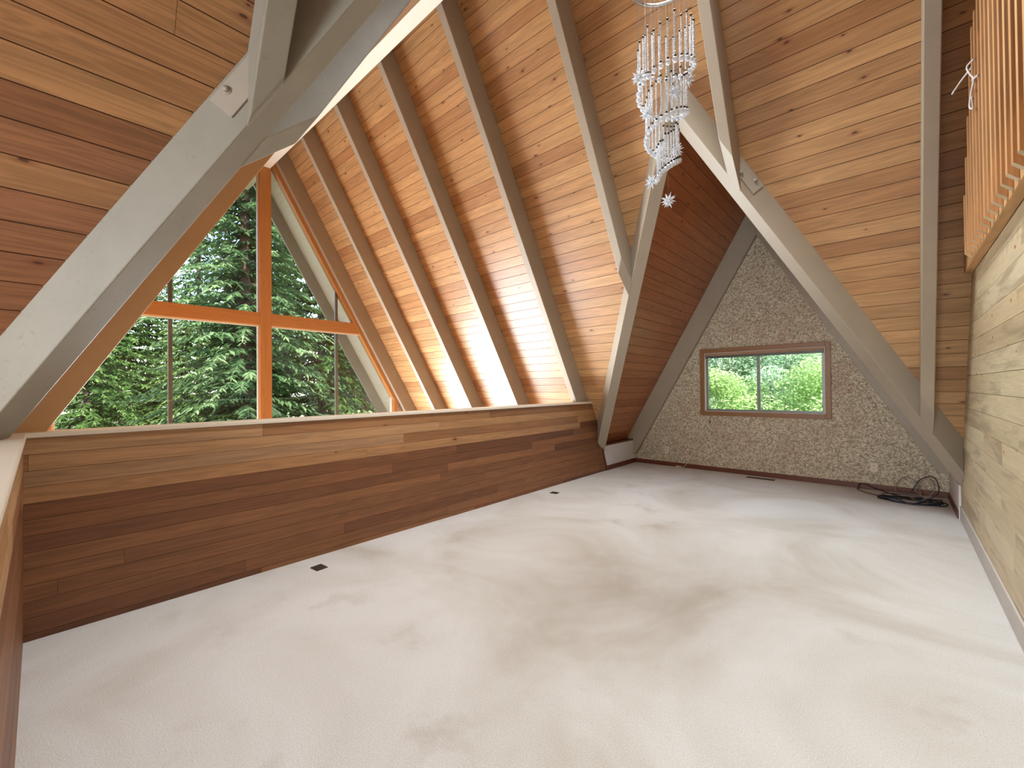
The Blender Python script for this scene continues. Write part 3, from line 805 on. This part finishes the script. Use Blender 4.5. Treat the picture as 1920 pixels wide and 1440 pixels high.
# ------------------------------------------------------------------ crystal chandelier
CX, CY = -1.10, YR + .02
ch = thing('chandelier', 'spiral crystal bead chandelier with clear spiky stars hanging from the ridge', 'chandelier', (CX, CY, 2.5))
mb = MB(); mb.tube([(CX, CY, 5.34), (CX, CY, 5.365)], .07, 20); put(mb, 'canopy', M['chrome'], ch)
mb = MB(); mb.tube([(CX, CY, 4.07), (CX, CY, 5.34)], .006, 8); put(mb, 'rod', M['chrome'], ch)
mb = MB(); 
ring = [(CX + .215*math.cos(a*math.pi/24), CY + .215*math.sin(a*math.pi/24), 4.04) for a in range(49)]
mb.tube(ring, .012, 8, cap=False)
for a in range(4): mb.tube([(CX, CY, 4.075), (CX + .215*math.cos(a*math.pi/2), CY + .215*math.sin(a*math.pi/2), 4.04)], .006, 6)
mb.tube([(CX + .11*math.cos(a*math.pi/16), CY + .11*math.sin(a*math.pi/16), 4.055) for a in range(33)], .008, 8, cap=False)
put(mb, 'ring_plate', M['chrome'], ch)
NS = 72; rs = random.Random(21)
Zc0 = 3.52
def spiral(i):
    t = i/(NS-1)
    turns = 2.75
    a = 2.6 - t*turns*2*math.pi
    rad = .205*(1-t)**.75 + .045 if t < 1 else .045
    rad = .20 - .125*t - .05*max(0, t-.7)
    z = Zc0 - t*.83
    return CX + rad*math.cos(a), CY + rad*math.sin(a), z
stars_at = {10, 22, 27, 43, 60, 66, 77}
for i in range(NS):
    x, y, z = spiral(i)
    L = .30 - .10*(i/NS) + rs.uniform(-.03, .03)
    mb = MB()
    mb.tube([(x, y, z+.02), (x, y, 4.035)], .0006, 4, mi=1, cap=False)
    zz = z + .034
    while zz < z + L:
        r = .0064
        mb.ball((x, y, zz), r, 6, 4, 0, True); zz += .0128
    mb.ball((x, y, zz+.002), .0075, 6, 4, 2, True)
    mb.ball((x, y, z+.024), .008, 6, 4, 2, True)
    s = put(mb, 'bead_strand', [M['bead'], M['thread'], M['jet']], ch)
    mb = MB(); mb.ball((x, y, z), .0175, 10, 7, 0, False)
    mb.v = [tuple(Vector(p) - Vector(ch.location)) for p in mb.v]; mb.build('crystal_ball', M['crystal'], s)
def star(c, R, seed):
    r = random.Random(seed); mb = MB(); c = Vector(c)
    dirs = []
    n = 22; ga = math.pi*(3-math.sqrt(5))
    q = Matrix.Rotation(r.uniform(0, 6), 3, 'X') @ Matrix.Rotation(r.uniform(0, 6), 3, 'Z')
    for i in range(n):
        z = 1 - 2*(i+.5)/n; rr = math.sqrt(1-z*z)
        dirs.append(q @ Vector((rr*math.cos(ga*i), rr*math.sin(ga*i), z)))
    for d in dirs:
        u = d.orthogonal().normalized(); v = d.cross(u); b = R*.30; w = R*.17
        base = [c + d*b*.7 + u*w*math.cos(k*math.pi/2) + v*w*math.sin(k*math.pi/2) for k in range(4)]
        tip = c + d*R*r.uniform(.85, 1.05)
        mb.mesh(base + [tip], [(0, 1, 4), (1, 2, 4), (2, 3, 4), (3, 0, 4)])
    mb.ball(tuple(c), R*.3, 8, 6, 0, False)
    return mb
stars = [(-1.18, 2.526, 3.302), (-1.001, 2.889, 3.391), (-0.999, 2.662, 3.195), (-1.159, 2.598, 3.094), (-1.026, 2.732, 2.868), (-1.142, 2.776, 2.92), (-1.179, 2.702, 2.702)]
for j, p in enumerate(stars):
    put(star(p, .052, 50+j), 'star', M['star'], ch)
    mb = MB(); mb.tube([(p[0], p[1], p[2]+.02), (p[0], p[1], 4.035)], .0008, 4, cap=False); put(mb, 'star_thread', M['thread'], ch)
p = (-1.079, 2.724, 2.555)
put(star(p, .056, 71), 'star', M['star'], ch)
mb = MB(); mb.tube([(p[0], p[1], p[2]+.02), (p[0], p[1], 4.035)], .0008, 4, cap=False); put(mb, 'star_thread', M['thread'], ch)

# ------------------------------------------------------------------ outside
mb = MB(); mb.box((-90, -60, GROUND-.3), (40, 80, GROUND)); o = struct(mb.build('ground', M['earth']))
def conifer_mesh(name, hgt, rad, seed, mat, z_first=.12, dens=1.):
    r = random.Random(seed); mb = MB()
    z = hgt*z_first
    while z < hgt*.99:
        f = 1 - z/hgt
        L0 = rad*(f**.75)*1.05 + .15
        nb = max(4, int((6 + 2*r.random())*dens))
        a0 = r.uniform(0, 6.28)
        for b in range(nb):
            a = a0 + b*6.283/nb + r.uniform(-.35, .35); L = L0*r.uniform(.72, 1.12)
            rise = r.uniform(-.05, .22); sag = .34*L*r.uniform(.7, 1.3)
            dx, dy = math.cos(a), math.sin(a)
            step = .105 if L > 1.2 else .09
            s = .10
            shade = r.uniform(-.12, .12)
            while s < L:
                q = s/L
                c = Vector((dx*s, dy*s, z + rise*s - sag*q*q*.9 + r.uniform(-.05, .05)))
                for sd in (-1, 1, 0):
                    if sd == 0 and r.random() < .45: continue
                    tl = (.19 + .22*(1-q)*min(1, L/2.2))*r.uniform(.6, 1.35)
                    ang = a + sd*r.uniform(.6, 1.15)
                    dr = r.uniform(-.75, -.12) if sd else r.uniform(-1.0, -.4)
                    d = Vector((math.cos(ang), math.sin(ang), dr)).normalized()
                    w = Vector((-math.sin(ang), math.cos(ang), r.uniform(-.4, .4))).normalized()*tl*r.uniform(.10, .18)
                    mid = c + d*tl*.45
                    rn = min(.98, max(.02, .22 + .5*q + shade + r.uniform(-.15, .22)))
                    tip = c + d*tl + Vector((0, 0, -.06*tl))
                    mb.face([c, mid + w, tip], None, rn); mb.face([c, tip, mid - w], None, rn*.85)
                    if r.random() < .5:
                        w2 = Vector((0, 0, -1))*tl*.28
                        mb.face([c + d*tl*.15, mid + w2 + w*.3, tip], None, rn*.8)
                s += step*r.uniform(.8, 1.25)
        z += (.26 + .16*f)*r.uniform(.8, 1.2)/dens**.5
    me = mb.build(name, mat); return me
def trunk_mesh(name, hgt, r0, seed):
    r = random.Random(seed); mb = MB()
    pts = [(r.uniform(-.03, .03), r.uniform(-.03, .03), hgt*i/10) for i in range(11)]
    mb.tube(pts, [r0*(1-.93*i/10) for i in range(11)], 9)
    for k in range(18):
        z = hgt*r.uniform(.1, .8); a = r.uniform(0, 6.28); l = r.uniform(.8, 2.2)*(1 - z/hgt)+.3
        mb.tube([(0, 0, z), (math.cos(a)*l*.5, math.sin(a)*l*.5, z+.05*l), (math.cos(a)*l, math.sin(a)*l, z-.12*l)], [.03, .02, .008], 5)
    return mb.build(name, M['bark'])
protos = []
specs = [(15, 3.1, 1, 'needle', .06, 1.), (19, 2.9, 2, 'needle2', .12, 1.2), (22, 2.6, 3, 'needle', .34, .8)]
for i, (hg, rd, sd, mt, zf, dn) in enumerate(specs):
    f = conifer_mesh('foliage', hg, rd, 100+sd, M[mt], zf, dn); t = trunk_mesh('trunk', hg, hg*.010+.04, 200+sd)
    protos.append((f, t))
used = [False]*3
def tree(x, y, kind, sc, rot, label, group, name='conifer_tree'):
    e = thing(name, label, 'tree', (x, y, GROUND-.02), group)
    e.rotation_euler.z = rot; e.scale = (sc, sc, sc)
    f, t = protos[kind]
    if used[kind]: f, t = f.copy(), t.copy(); C.objects.link(f); C.objects.link(t)
    used[kind] = True
    f.parent = e; t.parent = e
    return e
gW = 'conifers in the woods beyond the tall gable window'
near_t = [(-16.6, 4.75, 1, 1.12, .3, 'tall full conifer left of the window mullion, nearest the glass'),
          (-14.6, .75, 0, .60, 1.2, 'dense low dark conifer at the left end of the tall gable window'),
          (-18.5, 8.2, 0, 1.15, 2.0, 'broad dark conifer just right of the window mullion'),
          (-17.5, 10.6, 2, .95, .7, 'slim dark trunked conifer near the right jamb of the tall gable window')]
for x, y, k, s, r, l in near_t: tree(x, y, k, s, r, l, gW)
rt = random.Random(77)
far_t = [(-23, 2.2, 0, .85), (-26, 3.4, 0, .8), (-21.5, 4.0, 0, .62), (-20.5, 6.2, 0, .75), (-27, 4.4, 0, .7), (-22, 10.2, 0, .8), (-25, 8.0, 1, 1.1), (-22.5, 12.6, 2, 1.05), (-27, 14.0, 1, 1.), (-25, 17.5, 2, 1.1), (-22, 19.5, 2, .95), (-30, 6.2, 2, .9), (-33, 12., 1, 1.05),
         (-32, 18.5, 0, 1.3), (-29, 22.5, 2, 1.05), (-36, 9., 0, 1.2), (-38, 20, 1, 1.1), (-30, 2.0, 0, .95), (-36, 26, 1, 1.1), (-28, 25.5, 1, .9), (-41, 15, 2, 1.2)]
for x, y, k, s in far_t:
    tree(x, y, k, s, rt.uniform(0, 6.28), 'dark green conifer standing deeper in the woods beyond the tall gable window', gW)

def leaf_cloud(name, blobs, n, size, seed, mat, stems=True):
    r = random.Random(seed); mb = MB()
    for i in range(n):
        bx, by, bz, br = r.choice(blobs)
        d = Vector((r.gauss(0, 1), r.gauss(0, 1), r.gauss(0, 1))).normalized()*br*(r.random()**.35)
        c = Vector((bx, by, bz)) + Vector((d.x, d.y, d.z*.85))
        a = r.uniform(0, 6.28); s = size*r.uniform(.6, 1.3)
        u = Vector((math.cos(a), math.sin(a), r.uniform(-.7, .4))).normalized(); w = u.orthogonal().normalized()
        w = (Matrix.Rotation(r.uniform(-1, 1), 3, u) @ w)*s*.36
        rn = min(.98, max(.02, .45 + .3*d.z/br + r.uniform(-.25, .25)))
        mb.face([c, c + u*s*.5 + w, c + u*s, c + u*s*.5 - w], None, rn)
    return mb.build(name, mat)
def shrub(x, y, blobs, n, size, seed, mat, label, cat, group, name='leafy_shrub', z=GROUND):
    e = thing(name, label, cat, (x, y, z-.02), group)
    f = leaf_cloud('foliage', blobs, n, size, seed, mat); f.parent = e
    mb = MB(); r = random.Random(seed)
    for k in range(5):
        bx, by, bz, br = r.choice(blobs)
        mb.tube(smooth([(r.uniform(-.15, .15), r.uniform(-.15, .15), 0), (bx*.4, by*.4, bz*.5), (bx, by, bz)], 4), [.07-.006*i for i in range(9)], 6)
    mb.build('stem', M['bark'], e)
    return e
def blobset(r, w, h, n, br):
    return [(r.uniform(-w, w), r.uniform(-w, w), r.uniform(h*.25, h), r.uniform(br*.6, br)) for _ in range(n)]
rb2 = random.Random(31)
shrub(-12.3, .0, blobset(rb2, .5, 3.6, 7, .7), 2600, .17, 301, M['leaf'], 'bright green broadleaf shrub at the lower left corner of the tall gable window', 'shrub', None)
shrub(-16.0, 4.6, blobset(rb2, 1.6, 2.9, 12, .9), 6000, .14, 302, M['leaf2'], 'grey green bushes below the tall conifer outside the tall gable window', 'shrub', None)
shrub(-18.5, 10.6, blobset(rb2, 2.2, 3.2, 12, 1.0), 6000, .15, 303, M['leaf'], 'low leafy undergrowth right of the window mullion outside', 'shrub', None)
gS = 'greenery outside the small window'
GZ = -1.2
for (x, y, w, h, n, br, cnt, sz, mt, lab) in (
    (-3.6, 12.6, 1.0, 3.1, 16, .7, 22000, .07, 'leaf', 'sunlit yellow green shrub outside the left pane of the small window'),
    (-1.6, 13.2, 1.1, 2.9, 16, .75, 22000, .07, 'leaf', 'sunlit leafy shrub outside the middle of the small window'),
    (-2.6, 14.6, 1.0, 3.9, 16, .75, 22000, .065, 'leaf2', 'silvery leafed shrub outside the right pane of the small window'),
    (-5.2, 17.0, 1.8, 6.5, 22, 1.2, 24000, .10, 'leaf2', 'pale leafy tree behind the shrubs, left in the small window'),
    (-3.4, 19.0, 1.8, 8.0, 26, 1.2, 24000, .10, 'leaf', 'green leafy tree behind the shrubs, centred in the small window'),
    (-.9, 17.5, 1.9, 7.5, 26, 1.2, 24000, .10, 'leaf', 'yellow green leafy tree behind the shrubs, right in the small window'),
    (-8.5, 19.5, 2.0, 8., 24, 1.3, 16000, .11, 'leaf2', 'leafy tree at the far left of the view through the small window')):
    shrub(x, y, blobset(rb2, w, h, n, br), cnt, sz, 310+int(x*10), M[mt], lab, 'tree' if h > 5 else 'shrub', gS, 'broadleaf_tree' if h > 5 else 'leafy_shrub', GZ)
mb = MB(); mb.hexa([(-14, 8.9, GROUND), (10, 8.9, GROUND), (10, 30, GROUND), (-14, 30, GROUND), (-14, 9.6, GZ), (10, 9.6, GZ), (10, 30, GZ), (-14, 30, GZ)])
struct(mb.build('ground_bank', M['earth']))

# brackets (placed on the valley beams)
bracket_on_valley(1, 1, .67, Vector((1, -1, 0)), 'painted steel plate with bolts where the rafter behind the chandelier meets the right valley beam', -.04)
bracket_on_valley(-1, -1, 1.09, Vector((1, -1, 0)), 'grey steel plate with bolts on the heavy valley beam at top left', -.04)

# ------------------------------------------------------------------ light
sc = bpy.context.scene
w = bpy.data.worlds.new('sky'); sc.world = w; w.use_nodes = True
nt = w.node_tree; nt.nodes.clear()
out = nt.nodes.new('ShaderNodeOutputWorld'); bg = nt.nodes.new('ShaderNodeBackground'); sk = nt.nodes.new('ShaderNodeTexSky')
sk.sky_type = 'NISHITA'; sk.sun_disc = False; sk.sun_elevation = math.radians(48); sk.sun_rotation = math.radians(120); sk.air_density = 1.2; sk.dust_density = 1.5
nt.links.new(sk.outputs[0], bg.inputs[0]); bg.inputs[1].default_value = .44; nt.links.new(bg.outputs[0], out.inputs[0])
def lamp(name, kind, energy, loc, rot, size=None, size_y=None, color=(1, 1, 1)):
    l = bpy.data.lights.new(name, kind); l.energy = energy; l.color = color
    if kind == 'AREA':
        l.shape = 'RECTANGLE'; l.size = size; l.size_y = size_y
    o = bpy.data.objects.new(name, l); C.objects.link(o); o.location = loc; o.rotation_euler = rot
    return o
d = Vector((-.66, .30, -.60)).normalized()
s = lamp('sun', 'SUN', 6., (0, 0, 30), d.to_track_quat('-Z', 'Y').to_euler(), color=(1., .95, .86)); s.data.angle = .01
# daylight of the lower panes of the gable window (below the half wall) and an added fill lamp behind the viewer
lamp('daylight_gable', 'AREA', 640, (XW+.15, YR, -.95), (0, math.radians(-90-12), 0), 3.0, 5.2, (.86, .94, 1.))
lamp('fill_near', 'AREA', 210, (-.55, -4.9, 1.9), (math.radians(90), 0, 0), 2.2, 2.4, (.80, .92, 1.))

# unseen spot added under the ridge, above the chandelier, to brighten the floor
sp = lamp('ridge_fill_spot', 'SPOT', 560, (CX, CY, 5.2), (0, 0, 0), color=(.90, .96, 1.)); sp.data.spot_size = math.radians(100); sp.data.spot_blend = .8; sp.data.shadow_soft_size = .45

# ------------------------------------------------------------------ camera
Rm = [[0.7425017, -0.6697097, 0.0134238], [0.669779, 0.7425599, -0.0009302], [-0.0093449, 0.0096817, 0.9999095]]
cam = bpy.data.cameras.new('camera'); co = bpy.data.objects.new('camera', cam); C.objects.link(co)
right = Vector((Rm[0][0], Rm[1][0], Rm[2][0])); fwd = Vector((Rm[0][1], Rm[1][1], Rm[2][1])); up = Vector((Rm[0][2], Rm[1][2], Rm[2][2]))
m4 = Matrix(((right.x, up.x, -fwd.x, 0), (right.y, up.y, -fwd.y, 0), (right.z, up.z, -fwd.z, H), (0, 0, 0, 1)))
co.matrix_world = m4
cam.sensor_width = 36.; cam.lens = 36.*798.238/1920.; cam.clip_start = .02
sc.camera = co
sc.view_settings.view_transform = 'Standard'; sc.view_settings.look = 'None'; sc.view_settings.gamma = 1.; sc.view_settings.exposure = .93
sc.view_settings.use_curve_mapping = False
